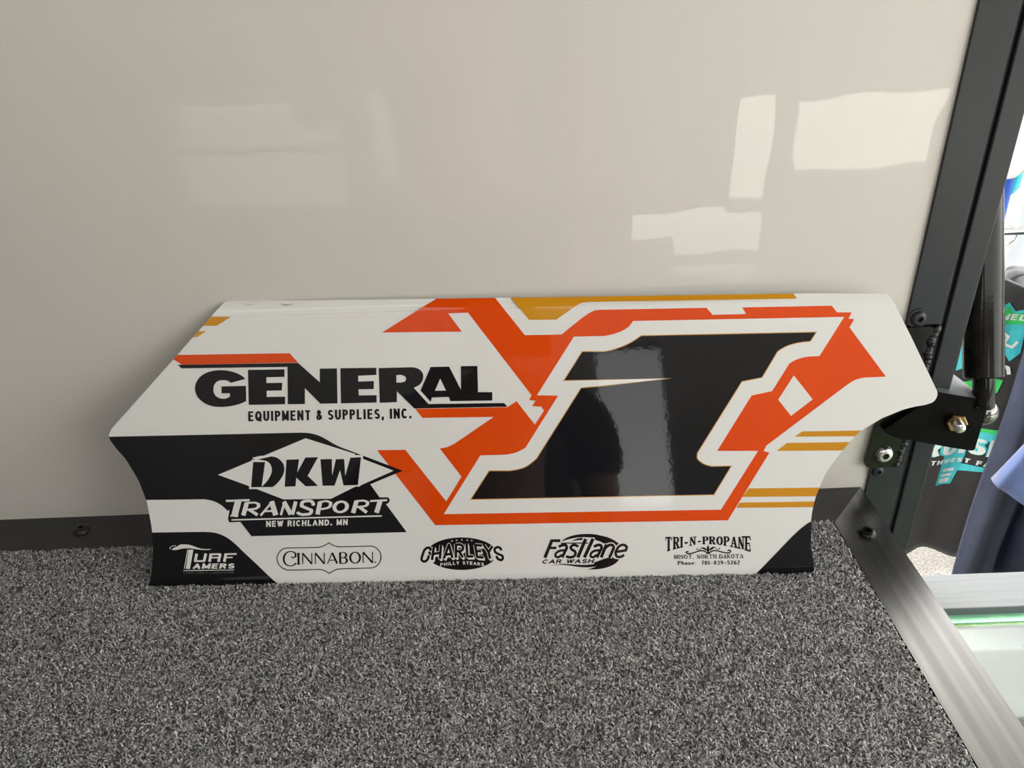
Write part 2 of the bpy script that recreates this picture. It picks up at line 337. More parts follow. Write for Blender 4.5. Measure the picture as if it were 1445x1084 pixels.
# carpet: slab plus a dense pile of fibres
def shade_cols(n):
    g = np.clip(RNG.normal(.34, .18, n), .04, .85); big = RNG.random(n) < .10; g[big] = RNG.uniform(.5, .9, big.sum())
    return np.stack([g * 1.0, g * 1.0, g * .97, np.ones(n)], 1)
cm = bpy.data.materials.new('carpet_pile'); cm.use_nodes = True
b = cm.node_tree.nodes['Principled BSDF']; b.inputs['Roughness'].default_value = .7; b.inputs['Specular IOR Level'].default_value = .3
at = cm.node_tree.nodes.new('ShaderNodeAttribute'); at.attribute_name = 'fibre'; cm.node_tree.links.new(at.outputs['Color'], b.inputs['Base Color'])
cb = mat('carpet_backing', (.07, .07, .07), .95, noise=(420, (.22, .22, .215)), bump=(500, .003))
carpet = box('carpet', -1.6, XI - .0035, -.60, YI - .001, -.005, .0008, cb); tag(carpet, 'heathered charcoal grey felt carpet lining the shelf', 'carpet')
def pile(n, x0, x1, y0, y1, hgt, wid):
    X = RNG.uniform(x0, x1, n); Y = RNG.uniform(y0, y1, n)
    a = RNG.uniform(0, 2 * np.pi, n); ln = RNG.uniform(.5, 1.3, n); h = hgt * RNG.uniform(.35, 1.15, n)
    h = h * (1 + .35 * np.sin(X * 160 + 3 * np.sin(Y * 120)) * np.sin(Y * 150 + 2))
    dx, dy = np.cos(a), np.sin(a); wx, wy = -dy * wid * RNG.uniform(.6, 1.5, n), dx * wid * RNG.uniform(.6, 1.5, n)
    L = .0038 * ln; z0 = .0002
    V = np.zeros((n, 6, 3)); c = np.stack([X, Y], 1)
    for k, (t, zz, ww) in enumerate(((-.5, .0, 1), (0., 1., 1.), (.5, .35, .7))):
        px = X + dx * L * t; py = Y + dy * L * t; z = z0 + h * zz
        V[:, 2 * k] = np.stack([px + wx * ww, py + wy * ww, z], 1); V[:, 2 * k + 1] = np.stack([px - wx * ww, py - wy * ww, z], 1)
    i = np.arange(n)[:, None] * 6; F = np.concatenate([i + [0, 1, 3, 2], i + [2, 3, 5, 4]], 1).reshape(-1, 4)
    me = bpy.data.meshes.new('carpet_fibres'); me.vertices.add(n * 6); me.vertices.foreach_set('co', V.ravel())
    me.loops.add(F.size); me.loops.foreach_set('vertex_index', F.ravel().astype(np.int32)); me.polygons.add(len(F))
    me.polygons.foreach_set('loop_start', np.arange(len(F), dtype=np.int32) * 4); me.update(calc_edges=True); me.materials.append(cm)
    col = me.color_attributes.new('fibre', 'FLOAT_COLOR', 'POINT'); col.data.foreach_set('color', np.repeat(shade_cols(n), 6, 0).astype(np.float32).ravel())
    o = bpy.data.objects.new('carpet_fibres', me); COL.objects.link(o); o.parent = carpet; o['kind'] = 'stuff'; return o
pile(190000, -.56, XI - .0020, -.47, YI + .0025, .0024, .00050)

# ------------------------------------------------------------------ post, strips, bracket, gas strut
post = empty('hatch_post', (.388, 0, -.9)); tag(post, 'black steel upright post at the right edge of the white wall, with a welded bracket', 'post')
def P_(o): o.parent = post; o.matrix_parent_inverse = post.matrix_basis.inverted() if False else Matrix.Translation((-.388, 0, .9)); return o
P_(bm_obj('square_tube', box_bm(.3968, .4177, -.0035, .05, -.9, 1.345, .0015, 3, box_bm(.3625, .3972, .0, .05, -.9, 1.345, .0008, 2)), M['post']))
P_(bm_obj('cover_strip', box_bm(.3600, .3925, -.0032, -.0001, .1872, 1.34, .0006), M['post']))
P_(bm_obj('cover_strip', box_bm(.3575, .3905, -.0032, -.0001, -.35, .0290, .0006), M['post']))
# bracket plate with rounded lower corners and gap beside the weld
bp = rounded([(.3555, .1865), (.3855, .1865), (.3835, .1000), (.3800, .0285), (.3485, .0290), (.3525, .1000)], [.001, .004, 0, .004, .0075, 0])
P_(bm_obj('bracket_plate', prism_bm(bp, -.0065, -.0033), M['gloss']))
def weld(path, r):
    b = bmesh.new()
    n = 40
    for i in range(n):
        t = i / (n - 1) * (len(path) - 1); k = min(int(t), len(path) - 2); q = Vector(path[k]).lerp(Vector(path[k + 1]), t - k)
        rr = r * random.uniform(.75, 1.2)
        bmesh.ops.create_icosphere(b, subdivisions=2, radius=rr, matrix=Matrix.Translation(q + Vector((random.uniform(-.0007, .0007), 0, 0))) @ Matrix.Rotation(.5, 4, 'X') @ Matrix.Diagonal((1.0, .7, .75, 1)))
    return P_(bm_obj('weld_bead', b, M['gloss'], None, True))
weld([(.3895, -.003, .1840), (.3860, -.005, .172), (.3870, -.004, .125)], .0050)
weld([(.3860, -.004, .0700), (.3835, -.004, .050), (.3815, -.004, .0300)], .0045)
# hinge ear: angle with front plate, top flange and fastener
ear = rounded([(.3560, .0770), (.4020, .1190), (.4530, .1075), (.4530, .0490), (.4300, .0540), (.3700, .0690)], [.004, .001, .006, .004, .0, .003])
e1 = prism_bm(ear, -.0125, -.0088)
P_(bm_obj('bracket_ear', e1, M['ear']))
fl = bmesh.new()
A = [(.4020, -.0115, .1190), (.4500, -.0115, .1085), (.4530, -.0115, .1060), (.4330, .0420, .1180), (.4170, .0420, .1225)]
t0 = [fl.verts.new(p) for p in A]; t1 = [fl.verts.new((p[0], p[1], p[2] - .0035)) for p in A]
fl.faces.new(t0); fl.faces.new(t1[::-1])
for i in range(5): fl.faces.new((t0[i], t0[i - 1], t1[i - 1], t1[i]))
P_(bm_obj('bracket_flange', fl, M['bar']))
bx = .4215; bz = .0865
nt = P_(place(bm_obj('hex_nut', lathe_bm([(0, 0), (.0095, 0), (.0098, .0012), (.0098, .0065), (.0088, .0078), (.0052, .0078), (.0052, .0070), (0, .0070)], 6), M['brass']), (bx + .0035, -.0125, bz), (-.22, -1, .05)))
th = [(0, 0)] + [(.0048 if i % 2 else .0041, .0065 + i * .0006) for i in range(18)] + [(.0036, .0178), (0, .0180)]
P_(place(bm_obj('threaded_stud', lathe_bm(th, 24), M['chrome'], None, True, 40), (bx + .0035, -.0125, bz), (-.22, -1, .05)))
for (x, z, r, m_, lab, y) in ((.3700, .1945, .0078, M['post'], 'black button screw on the upper strip', -.0032), (.3655, .0455, .0095, M['chrome'], 'bright steel button bolt on the bracket plate', -.0065), (.3650, .0225, .0066, M['post'], 'black button screw on the lower strip', -.0032)):
    P_(socket_screw(None, (x, y, z), r, m_, (.02, -1, .02), lab=lab))
    if r < .009: P_(place(bm_obj('washer', lathe_bm([(r * .6, .0), (r * 1.25, 0), (r * 1.25, .0008), (r * .6, .0008)], 28), M['post']), (x, y - .0001, z), (0, -1, 0)))
# gas strut
lo = Vector((.4492, .0, .1264)); up = Vector((.4492, .0640, .2590)); ax = (up - lo).normalized()
strut = empty('gas_strut', tuple(lo)); tag(strut, 'black gas strut hanging beside the post, with a ball joint at its lower end', 'gas strut')
R0 = .0178
tb = bm_obj('cylinder', lathe_bm([(0, 0), (R0 - .0012, 0), (R0, .0012), (R0, .52), (R0 - .001, .521), (0, .521)], 48), M['strut'], strut, True, 40)
tb.rotation_euler = ax.to_track_quat('Z', 'Y').to_euler()
nk = bm_obj('end_fitting', lathe_bm([(0, -.030), (.0082, -.030), (.0096, -.028), (.0096, .0015), (0, .0015)], 36), M['strut'], strut, True, 40); nk.rotation_euler = tb.rotation_euler
bj = bm_obj('ball_socket', lathe_bm([(.0138 * math.sin(math.pi * i / 20), -.0138 * math.cos(math.pi * i / 20)) for i in range(21)], 36), mat('polished_black_steel', (.16, .155, .15), .07, metal=1, noise=(40, (.2, .195, .19))), strut, True)
bj.location = Vector((.4600, .002, .0862)) - lo
pn = bm_obj('ball_pin', lathe_bm([(0, -.006), (.005, -.006), (.005, .012), (0, .012)], 20), M['chrome'], strut, True, 40); pn.location = Vector((.4470, .0, .0862)) - lo; pn.rotation_euler = (0, -math.pi / 2, 0)

# ------------------------------------------------------------------ aluminium bar and glass beside the shelf
glass = mat('clear_glass', (.82, .92, .88), .02); g = glass.node_tree.nodes['Principled BSDF']; g.inputs['Transmission Weight'].default_value = 1; g.inputs['IOR'].default_value = 1.45
gedge = mat('green_glass_edge', (.20, .50, .30), .25, noise=(30, (.28, .60, .38)))
gc = empty('glass_lid', (.9, -.2, -.15)); tag(gc, 'clear glass lid with green edge and pale aluminium bar, right of the shelf', 'glass lid')
def GP(o): o.parent = gc; o.matrix_parent_inverse = Matrix.Translation((-.9, .2, .15)); return o
GP(bm_obj('aluminium_bar', box_bm(.3600, 1.7, -.0300, .0235, -.170, -.150, .0012), M['bar']))
GP(box('glass_pane', .3600, 1.7, -1.1, -.0420, -.168, -.162, glass))
GP(box('glass_edge', .3600, 1.7, -.0418, -.0302, -.170, -.160, gedge))
GP(bm_obj('frame_bar', box_bm(1.7, 1.74, -1.1, .0235, -.175, -.150, .0012), M['bar']))
GP(bm_obj('frame_bar', box_bm(.36, 1.74, -1.14, -1.1, -.175, -.150, .0012), M['bar']))
st = tag(bm_obj('step_plate', box_bm(.44, 2.2, .298, .425, -.899, -.60, .004), mat('galvanised_steel', (.20, .205, .20), .6, noise=(14, (.24, .245, .24)))), 'grey metal step under the glass lid', 'step')

# ------------------------------------------------------------------ the race car panel
O_ = Vector((-0.35430792551074985, -0.11290273565907405, .0012)); U_ = Vector((0.9997192709755881, -0.023693442975614147, 0)); V_ = Vector((0.01001768930167181, 0.42268559515959075, 0.9062210180445153)); N_ = Vector((-0.02147149601434072, -0.905966615502218, 0.4228042885950452))
HM = np.array([[0.000639056482927496, -4.097619641594798e-05, -0.09951158571019385], [-1.2999402111851241e-05, -0.0006424441359488566, 0.5365879520148766], [2.6873769046135556e-05, -6.307215957945643e-05, 1.0]])
def mm(P):       # traced artwork units -> millimetres on the flat panel
    P = np.array(P, float); q = np.c_[P, np.ones(len(P))] @ HM.T; return [tuple(v) for v in (q[:, :2] / q[:, 2:] * 1000)]
def fr(ox, oy, s): return lambda P: [(ox + x / s, oy + y / s) for x, y in P]
r1, r2, r3, r4, r5, r6, r7, r8 = [fr(a, b, 4.0139) for a, b in ((150, 410), (480, 410), (780, 410), (1060, 410), (150, 600), (480, 600), (740, 600), (900, 600))]
OUT = r1([(690, 66), (668, 73), (652, 90), (380, 400), (45, 775), (27, 800), (18, 828), (22, 848)]) + r5([(40, 112), (60, 140), (105, 190), (150, 260), (190, 330), (228, 430), (245, 510), (260, 600), (266, 700), (262, 800), (250, 880), (234, 930)]) + r5([(985, 921)]) + r6([(0, 912), (1445, 880)]) + r8([(660, 862), (985, 846), (1000, 833), (992, 780), (980, 700), (980, 550), (990, 480), (1005, 420), (1030, 355), (1070, 270), (1120, 200), (1180, 125), (1240, 60)]) + r4([(640, 790), (740, 730), (850, 685), (925, 665), (1000, 650), (1030, 637), (1050, 610), (1053, 580), (1040, 552), (905, 270), (796, 50), (785, 32), (768, 24)]) + r3([(1445, 23), (0, 44)]) + r2([(0, 60)])
OUT = mm(smooth(OUT, ang=38, maxlen=26, sub=4))
if area(OUT) < 0: OUT = OUT[::-1]
def topv(u): return 262.8 - (u - 92.4) * (262.8 - 251.2) / 586.1
CRE = [3, 6, 9]
def bend(u, v):
    d = 0.
    if v < 9: d -= .040 * (9 - v) ** 2 * .55
    t = topv(u) - v
    if t < 9: d -= .040 * (9 - t) ** 2 * .8
    return d
LINES = [3, 6, 9] + [242, 246, 249, 252, 255, 258, 260]
panel = empty('race_car_panel'); panel.matrix_world = Matrix(((U_.x, V_.x, N_.x, O_.x), (U_.y, V_.y, N_.y, O_.y), (U_.z, V_.z, N_.z, O_.z), (0, 0, 0, 1)))
tag(panel, 'white race car panel with orange graphics and a big black number 1, against the wall', 'race car panel')
def decal(name, groups, m, layer, clip=True, raw=False, parent=None):
    G = []
    for g in groups:
        o, hs = (g if isinstance(g, tuple) and isinstance(g[0], list) else (g, []))
        G.append((mm(o) if not raw else o, [mm(h) if not raw else h for h in hs]))
    P, T = fill2d(G, OUT if clip else None, LINES)
    z = .10 + layer * .035
    ob = mesh_obj(name, [((x) / 1000, y / 1000, (bend(x, y) + z) / 1000) for x, y in P], T.tolist(), m, parent or panel)
    return ob
P, T = fill2d([OUT], None, LINES)
n = len(P); TH = 2.0
cnt = {}
for t in T.tolist():
    for i in range(3): cnt[tuple((t[i], t[(i + 1) % 3]))] = 1
bd_e = [e for e in cnt if (e[1], e[0]) not in cnt]
Vs = [(x / 1000, y / 1000, bend(x, y) / 1000) for x, y in P]; Vb = [(x, y, z - TH / 1000) for x, y, z in Vs]
mesh_obj('sheet', Vs + Vb, T.tolist() + [[a + n for a in t[::-1]] for t in T.tolist()] + [[b_, a, a + n, b_ + n] for a, b_ in bd_e], M['p_white'], panel)
# --- big orange graphic
ORA = [(614.5, 420), (697, 420), (740.8, 474.8), (792.5, 473.8), (817.4, 453.6), (833.6, 442.4), (838.5, 440.2), (846, 439.1), (996.7, 436.2), (1005.5, 446.1), (1052.8, 444.9), (1047, 435.7), (1173.4, 433.2), (1180.8, 442.6), (1201.3, 442.7), (1197, 451.6), (1205, 452.2), (1198.3, 463.8), (1249.8, 533.3), (1219.4, 534.6), (1205.7, 538.3), (1192, 547), (1081.2, 630.5), (1077.4, 638), (1085.4, 640.6), (1027, 735.8), (614.5, 742.7), (532.3, 636.9), (572.2, 636.4), (630, 709.1), (651.4, 674.2), (620.8, 634.4), (629.5, 633), (641.9, 627.5), (696.7, 590.1), (596.3, 591.4), (586.4, 578.7), (716.2, 576.2), (729.1, 567.7), (754.8, 600.8), (767.7, 581.2), (764, 575.7), (751, 574.9), (755.8, 567), (746.6, 566.2), (750.3, 559.5), (660.6, 442.9), (632.7, 444.1), (651.9, 469.8), (539.3, 471), (614, 424.4)]
GOLDS = [r1([(540, 155), (710, 155), (628, 207), (480, 207)]), r1([(480, 238), (568, 238), (518, 270), (430, 272)]),
         [(715, 415), (721.2, 422.5), (746.6, 453.1), (785.2, 452.9), (788, 450.8), (812.4, 433.7), (819.9, 429.4), (829.8, 427.9), (1125, 423), (1121, 416), (1119, 412)],
         [(1132, 610.5), (1260, 608.5), (1250, 617), (1121, 618)], [(1110.3, 626.7), (1250, 624.8), (1250, 637), (1095.6, 638)],
         [(1056.5, 690.9), (1190, 689.2), (1190, 701.6), (1047, 702.9)], [(1043.3, 710.9), (1190, 708.6), (1190, 716.8), (1039, 718.3)]]
for g_ in GOLDS: decal('gold_stripe', [g_], M['p_gold'], 1)
decal('orange_graphic', [smooth(ORA, ang=28, maxlen=30), r1([(395, 372), (1040, 362), (1088, 415), (430, 427), (345, 372)])], M['p_orange'], 2)['label'] = 'orange band graphic'
WB = [(809.9, 476.8), (852.2, 476), (867.2, 472.8), (879.6, 467.8), (887.1, 462.8), (893.4, 454.8), (1190.8, 449.1), (1155.9, 504.2), (1134.7, 505.9), (1123.5, 509.2), (1113.6, 514.6), (1089.1, 553.7), (1060.3, 559.8), (1011.7, 638), (1069.4, 637.9), (1017.1, 720.8), (626.5, 727), (678, 644.3), (714.2, 643.3), (729.1, 639.9), (741.6, 633.6), (787.7, 560), (757.8, 559.5)]
decal('white_border', [smooth(WB, ang=42, maxlen=26), [(1119.8, 531.6), (1146.4, 565.2), (1116, 588.6), (1097.9, 565.7)]], M['p_white'], 3)['label'] = 'white border round the number'
N1 = [(821.1, 497.2), (852.2, 497.2), (872.2, 492.2), (889.6, 484.7), (904.6, 474.8), (1152.7, 469.8), (1143.5, 484.2), (1127.3, 486), (1109.8, 491), (1097.4, 498.4), (1075.4, 535.1), (1047, 540.8), (984.8, 640.5), (984.3, 647.9), (990.5, 654.1), (1004.2, 659.1), (1033.0, 658.5), (1007.6, 700.4), (663.1, 707.1), (690, 665.3), (719.2, 665.3), (741.6, 659.8), (756.5, 648.6), (819.6, 548.5), (850, 545.8), (944, 535.8), (794.4, 539.5)]
N1 = smooth(N1, ang=50, maxlen=24)
decal('number_outline', [N1], M['p_line'], 4)['label'] = 'thin gold outline of the number'
decal('number_one', [inset(N1, 1.15)], M['p_black'], 5)['label'] = 'big black number 1'
# --- black corners and the transport logo
kf = fr(300, 610, 5.1607)
BLK = r5([(-40, 73), (20, 72)]) + kf([(0, 25), (330, 18), (640, 11), (700, 14), (760, 27), (830, 60), (880, 90), (930, 115), (1080, 172), (1388, 288), (1150, 387), (1218, 482), (1280, 482), (1293, 500), (1285, 522), (1265, 532), (1415, 735), (285, 765), (205, 660), (125, 664), (116, 640), (122, 600), (125, 572)]) + r5([(690, 492), (655, 460), (605, 435), (560, 426), (-40, 433)])
decal('black_band', [smooth(BLK, ang=30, maxlen=18)], M['p_black'], 3)
decal('corner_patch', [smooth(r5([(-40, 618), (560, 610), (620, 616), (670, 634), (720, 668), (780, 725), (850, 790), (1000, 935), (1000, 980), (-40, 980)]), ang=30, maxlen=22)], M['p_black'], 3)['label'] = 'black patch in the lower left corner'
decal('corner_patch', [smooth(r8([(1050, 540), (980, 552), (955, 566), (930, 585), (870, 640), (640, 880), (1050, 900)]), ang=30, maxlen=22)], M['p_black'], 3)['label'] = 'black patch in the lower right corner'
decal('logo_diamond', [kf([(42, 318), (680, 52), (1040, 166), (1040, 178), (1098, 174), (1096, 202), (1320, 288), (1085, 392), (1072, 402), (1045, 402), (865, 492), (520, 497), (325, 422), (268, 420), (274, 402)]), kf([(268, 422), (286, 208), (310, 206), (290, 194), (352, 180), (1098, 174), (1074, 403)])], M['p_white'], 4)
decal('logo_letters', [kf([(298, 225), (385, 225), (360, 405), (283, 408)]), smooth(kf([(332, 206), (430, 184), (470, 193), (500, 215), (520, 245), (525, 275), (515, 320), (490, 360), (440, 407), (283, 408), (283, 400), (360, 404), (390, 375), (415, 340), (432, 300), (432, 265), (418, 235), (395, 218), (365, 212)]), ang=45, maxlen=14),
    kf([(540, 208), (632, 205), (619, 300), (678, 192), (770, 190), (695, 325), (770, 398), (680, 402), (612, 338), (606, 402), (527, 405)]),
    kf([(787, 205), (870, 203), (873, 322), (900, 205), (960, 203), (968, 322), (1005, 193), (1083, 190), (1060, 393), (955, 395), (930, 285), (890, 397), (803, 398)])], M['p_black'], 5)['label'] = 'black logo letters DKW'
TR = [(stroke([(100, 508), (272, 502)], 15)), (stroke([(190, 508), (160, 622)], 48, .4)), stroke([(132, 617), (190, 615)], 11),
      stroke([(252, 520), (226, 614)], 32), stroke(smooth([(248, 522), (310, 520), (337, 530), (338, 550), (315, 565), (250, 572)], False), 24, .55), stroke([(268, 570), (330, 610)], 28, .7),
      stroke([(352, 614), (440, 510)], 15), stroke([(432, 512), (462, 612)], 38), stroke([(385, 583), (450, 580)], 13),
      stroke([(500, 611), (527, 512)], 17), stroke([(522, 514), (572, 606)], 32), stroke([(583, 608), (608, 512)], 26),
      stroke(smooth([(738, 540), (728, 515), (690, 508), (655, 520), (650, 545), (690, 562), (722, 575), (718, 595), (680, 606), (640, 604), (620, 592)], False, ang=70), 26, .75),
      stroke([(785, 515), (766, 606)], 32), stroke(smooth([(780, 516), (830, 508), (862, 520), (858, 545), (830, 562), (780, 570)], False, ang=70), 24, .55),
      stroke([(935 + 46 * math.cos(a * math.pi / 12) + 6 * math.sin(a * math.pi / 12), 551 - 38 * math.sin(a * math.pi / 12)) for a in range(24)], 28, .55, True),
      stroke([(1050, 508), (1025, 596)], 32), stroke(smooth([(1045, 509), (1100, 505), (1130, 515), (1128, 535), (1100, 548), (1045, 552)], False, ang=70), 24, .55), stroke([(1068, 550), (1125, 592)], 28, .7),
      stroke([(1150, 509), (1272, 502)], 14), stroke([(1222, 508), (1195, 594)], 36, .4), stroke([(140, 646), (1234, 617)], 10),
      text('NEW RICHLAND. MN', (392, 697), (985, 683), 43, 10.5, .85, 0.05, .34)]
decal('logo_word', [kf(q) for S in TR for q in S], M['p_white'], 5)['label'] = 'white word TRANSPORT with the town below'
# --- general logo
gf = fr(240, 490, 6.0208); hf = fr(470, 500, 5.78)
decal('logo_word', [
    smooth(gf([(643, 280), (620, 258), (590, 240), (520, 215), (440, 205), (350, 215), (270, 252), (228, 305), (215, 365), (230, 420), (280, 475), (350, 508), (430, 518), (520, 510), (600, 490), (650, 468), (648, 338), (440, 343), (440, 402), (512, 402), (512, 430), (480, 445), (440, 447), (400, 430), (375, 395), (372, 360), (385, 320), (410, 298), (450, 290), (495, 297), (520, 313)]), ang=38, maxlen=20),
    gf([(665, 203), (975, 198), (975, 262), (822, 266), (822, 314), (957, 312), (952, 378), (824, 380), (824, 432), (980, 430), (980, 495), (672, 500)]),
    gf([(68, 160), (1090, 143), (1275, 308), (1275, 192), (1420, 190), (1425, 487), (1280, 490), (1148, 358), (1148, 493), (1003, 495), (1000, 178), (100, 190)]),
    hf([(62, 123), (355, 120), (355, 178), (208, 185), (208, 232), (335, 228), (333, 293), (210, 296), (212, 345), (357, 343), (357, 403), (67, 410)]),
    (smooth(hf([(375, 122), (650, 115), (700, 130), (735, 170), (735, 210), (710, 255), (660, 283), (780, 415), (1395, 407), (1425, 437), (665, 452), (522, 312), (522, 400), (383, 405)]), ang=44, maxlen=14), [smooth(hf([(518, 180), (560, 178), (590, 190), (598, 208), (590, 230), (565, 238), (518, 240)]), ang=44, maxlen=12)]),
    (hf([(797, 113), (948, 110), (1045, 300), (1043, 107), (1178, 105), (1183, 318), (1300, 318), (1300, 387), (960, 392), (945, 358), (808, 362), (797, 398), (715, 305)]), [hf([(875, 208), (922, 305), (832, 307)])])], M['p_black'], 4)['label'] = 'black word GENERAL with slanted bars'
decal('lettering', [gf(q) for q in text('EQUIPMENT & SUPPLIES, INC.', (668, 640), (2055, 615), 86, 19, .82, 0, .34)], M['p_black'], 4)['label'] = 'small black line EQUIPMENT & SUPPLIES, INC.'
# --- lawn care logo
tf = fr(230, 760, 12.0417)
TT = [smooth([(160, 200), (185, 180), (260, 145), (290, 125), (340, 118), (400, 118), (480, 130), (560, 160), (650, 188), (740, 195), (835, 197), (780, 212), (660, 210), (540, 194), (460, 184), (400, 183), (330, 190), (250, 208), (172, 214)], ang=50, maxlen=120)] + stroke(smooth([(140, 200), (124, 186), (130, 165), (160, 148), (225, 135)], False), 9) + [[(442, 208), (524, 208), (465, 532), (395, 532)]] + stroke([(428, 205), (370, 530)], 12)
TT += stroke([(580, 275), (555, 395)], 48) + stroke([(535, 400), (712, 400)], 30) + stroke([(735, 272), (705, 400)], 46) + stroke([(822, 275), (798, 412)], 46) + stroke([(815, 285), (985, 282)], 30) + stroke([(978, 275), (970, 335)], 46) + stroke([(820, 342), (985, 340)], 24) + stroke([(962, 345), (950, 412)], 46) + stroke([(1075, 272), (1048, 412)], 46) + stroke([(1065, 283), (1255, 279)], 28) + stroke([(1060, 340), (1190, 338)], 22)
TT += text('AMERS', (508, 532), (1215, 527), 88, 40, .5, .22, .22) + stroke([(355, 563), (1215, 550)], 11)
decal('logo_word', [tf(q) for q in TT], M['p_white'], 4)['label'] = 'white words TURF TAMERS with a swoosh'
decal('lettering', [tf(q) for q in text('LAWN CARE & LANDSCAPING', (358, 618), (1215, 607), 28, 9, .8, 0, .5)], M['p_grey'], 4)['label'] = 'tiny grey lettering under the swoosh words'
# --- bakery logo
cf = fr(380, 760, 8.5)
CN = stroke(smooth([(230, 125), (590, 119), (625, 112), (665, 95), (720, 65), (770, 93), (805, 106), (850, 112), (1220, 103), (1270, 115), (1310, 148), (1338, 195), (1343, 245), (1325, 300), (1285, 345), (1240, 363), (1215, 366), (850, 376), (810, 382), (780, 396), (722, 430), (665, 396), (635, 386), (590, 383), (230, 392), (175, 373), (128, 335), (101, 280), (98, 240), (112, 195), (140, 158), (175, 135)], ang=46, maxlen=80), 11, 1, True)
CN += stroke(smooth([(270, 232), (292, 243), (316, 228), (320, 200), (300, 178), (265, 168), (225, 175), (192, 205), (178, 250), (182, 290), (205, 322), (245, 340), (290, 334), (328, 306)], False, ang=60, maxlen=80), 23, .5)
for ch, x0, x1, yb in (('I', 343, 368, 327), ('N', 393, 527, 325), ('N', 545, 677, 323), ('A', 690, 830, 320), ('B', 842, 947, 317), ('O', 962, 1106, 314), ('N', 1117, 1255, 311), ('.', 1262, 1285, 307)):
    CN += text(ch, (x0, yb), (x1, yb - (x1 - x0) * .017), 142, 25, .44, 0, .2, 19 if ch in 'I' else 1)
decal('logo_word', [cf(q) for q in CN], M['p_black'], 4)['label'] = 'black word CINNABON in a thin frame'
# --- steak logo
sf = fr(580, 750, 10.3214)
CH = [([(285, 292), (285, 265), (262, 250), (222, 262), (190, 300), (160, 390), (158, 430), (180, 450), (225, 442), (252, 405), (262, 362)], 1), ([(335, 240), (308, 430)], 0), ([(440, 215), (422, 415)], 0), ([(322, 342), (432, 325)], 0), ([(480, 408), (555, 205), (605, 400)], 0), ([(508, 352), (588, 340)], 0),
      ([(656, 398), (656, 200)], 0), ([(656, 208), (725, 208), (757, 235), (752, 280), (725, 298), (656, 302)], 1), ([(705, 305), (755, 393)], 0), ([(812, 195), (822, 385)], 0), ([(815, 378), (910, 376)], 0), ([(935, 205), (965, 392)], 0), ([(935, 213), (1038, 220)], 0), ([(950, 300), (1025, 302)], 0), ([(962, 385), (1058, 393)], 0),
      ([(1065, 215), (1128, 310)], 0), ([(1188, 228), (1130, 318)], 0), ([(1128, 305), (1152, 412)], 0), ([(1318, 290), (1295, 252), (1250, 245), (1220, 270), (1225, 310), (1275, 345), (1330, 370), (1340, 405), (1318, 432), (1275, 420), (1240, 372)], 1)]
CHs = [smooth(p, False, ang=60, maxlen=90, sub=3) if s else p for p, s in CH]
ell = [(740 + 510 * math.cos(a), 339 + 237 * math.sin(a)) for a in np.linspace(0, 2 * math.pi, 72)[:-1]]
decal('logo_oval', [sf(ell)], M['p_black'], 4)
wh = [q for p in CHs for q in stroke(p, 52)] + [q for p in CHs for q in stroke([(x + 20, y + 28) for x, y in p], 36)] + [q for p in CHs for q in stroke([(x + 9, y + 13) for x, y in p], 46)]
edge = [[(0, 200), (292, 235), (250, 330), (330, 472), (100, 480)], [(1188, 195), (1400, 190), (1400, 470), (1195, 432), (1170, 340)]]
decal('logo_outline', [sf(q) for q in wh + edge], M['p_white'], 5)
pw = lambda t, s: (428 + t * 636, 478 - 26 * math.sin(math.pi * min(max(t, 0), 1)) - 6 * t + (1 - s) * 46)
decal('lettering', [sf(q) for q in text('PHILLY STEAKS', (405, 500), (1085, 500), 46, 12, .8, 0, .42, warp=pw)] + [sf([(x + 13 * math.cos(a * 1.2566 - 1.57) * k, y + 15 * math.sin(a * 1.2566 - 1.57) * k) for a, k in [(j / 2, 1 if j % 2 == 0 else .5) for j in range(10)]]) for x, y in ((600, 153), (667, 143), (742, 138), (820, 141), (887, 149))], M['p_white'], 6)['label'] = 'white line PHILLY STEAKS and five stars'
decal('logo_word', [sf(q) for p in CHs for q in stroke(p, 37)], M['p_black'], 7)['label'] = 'black word CHARLEYS'
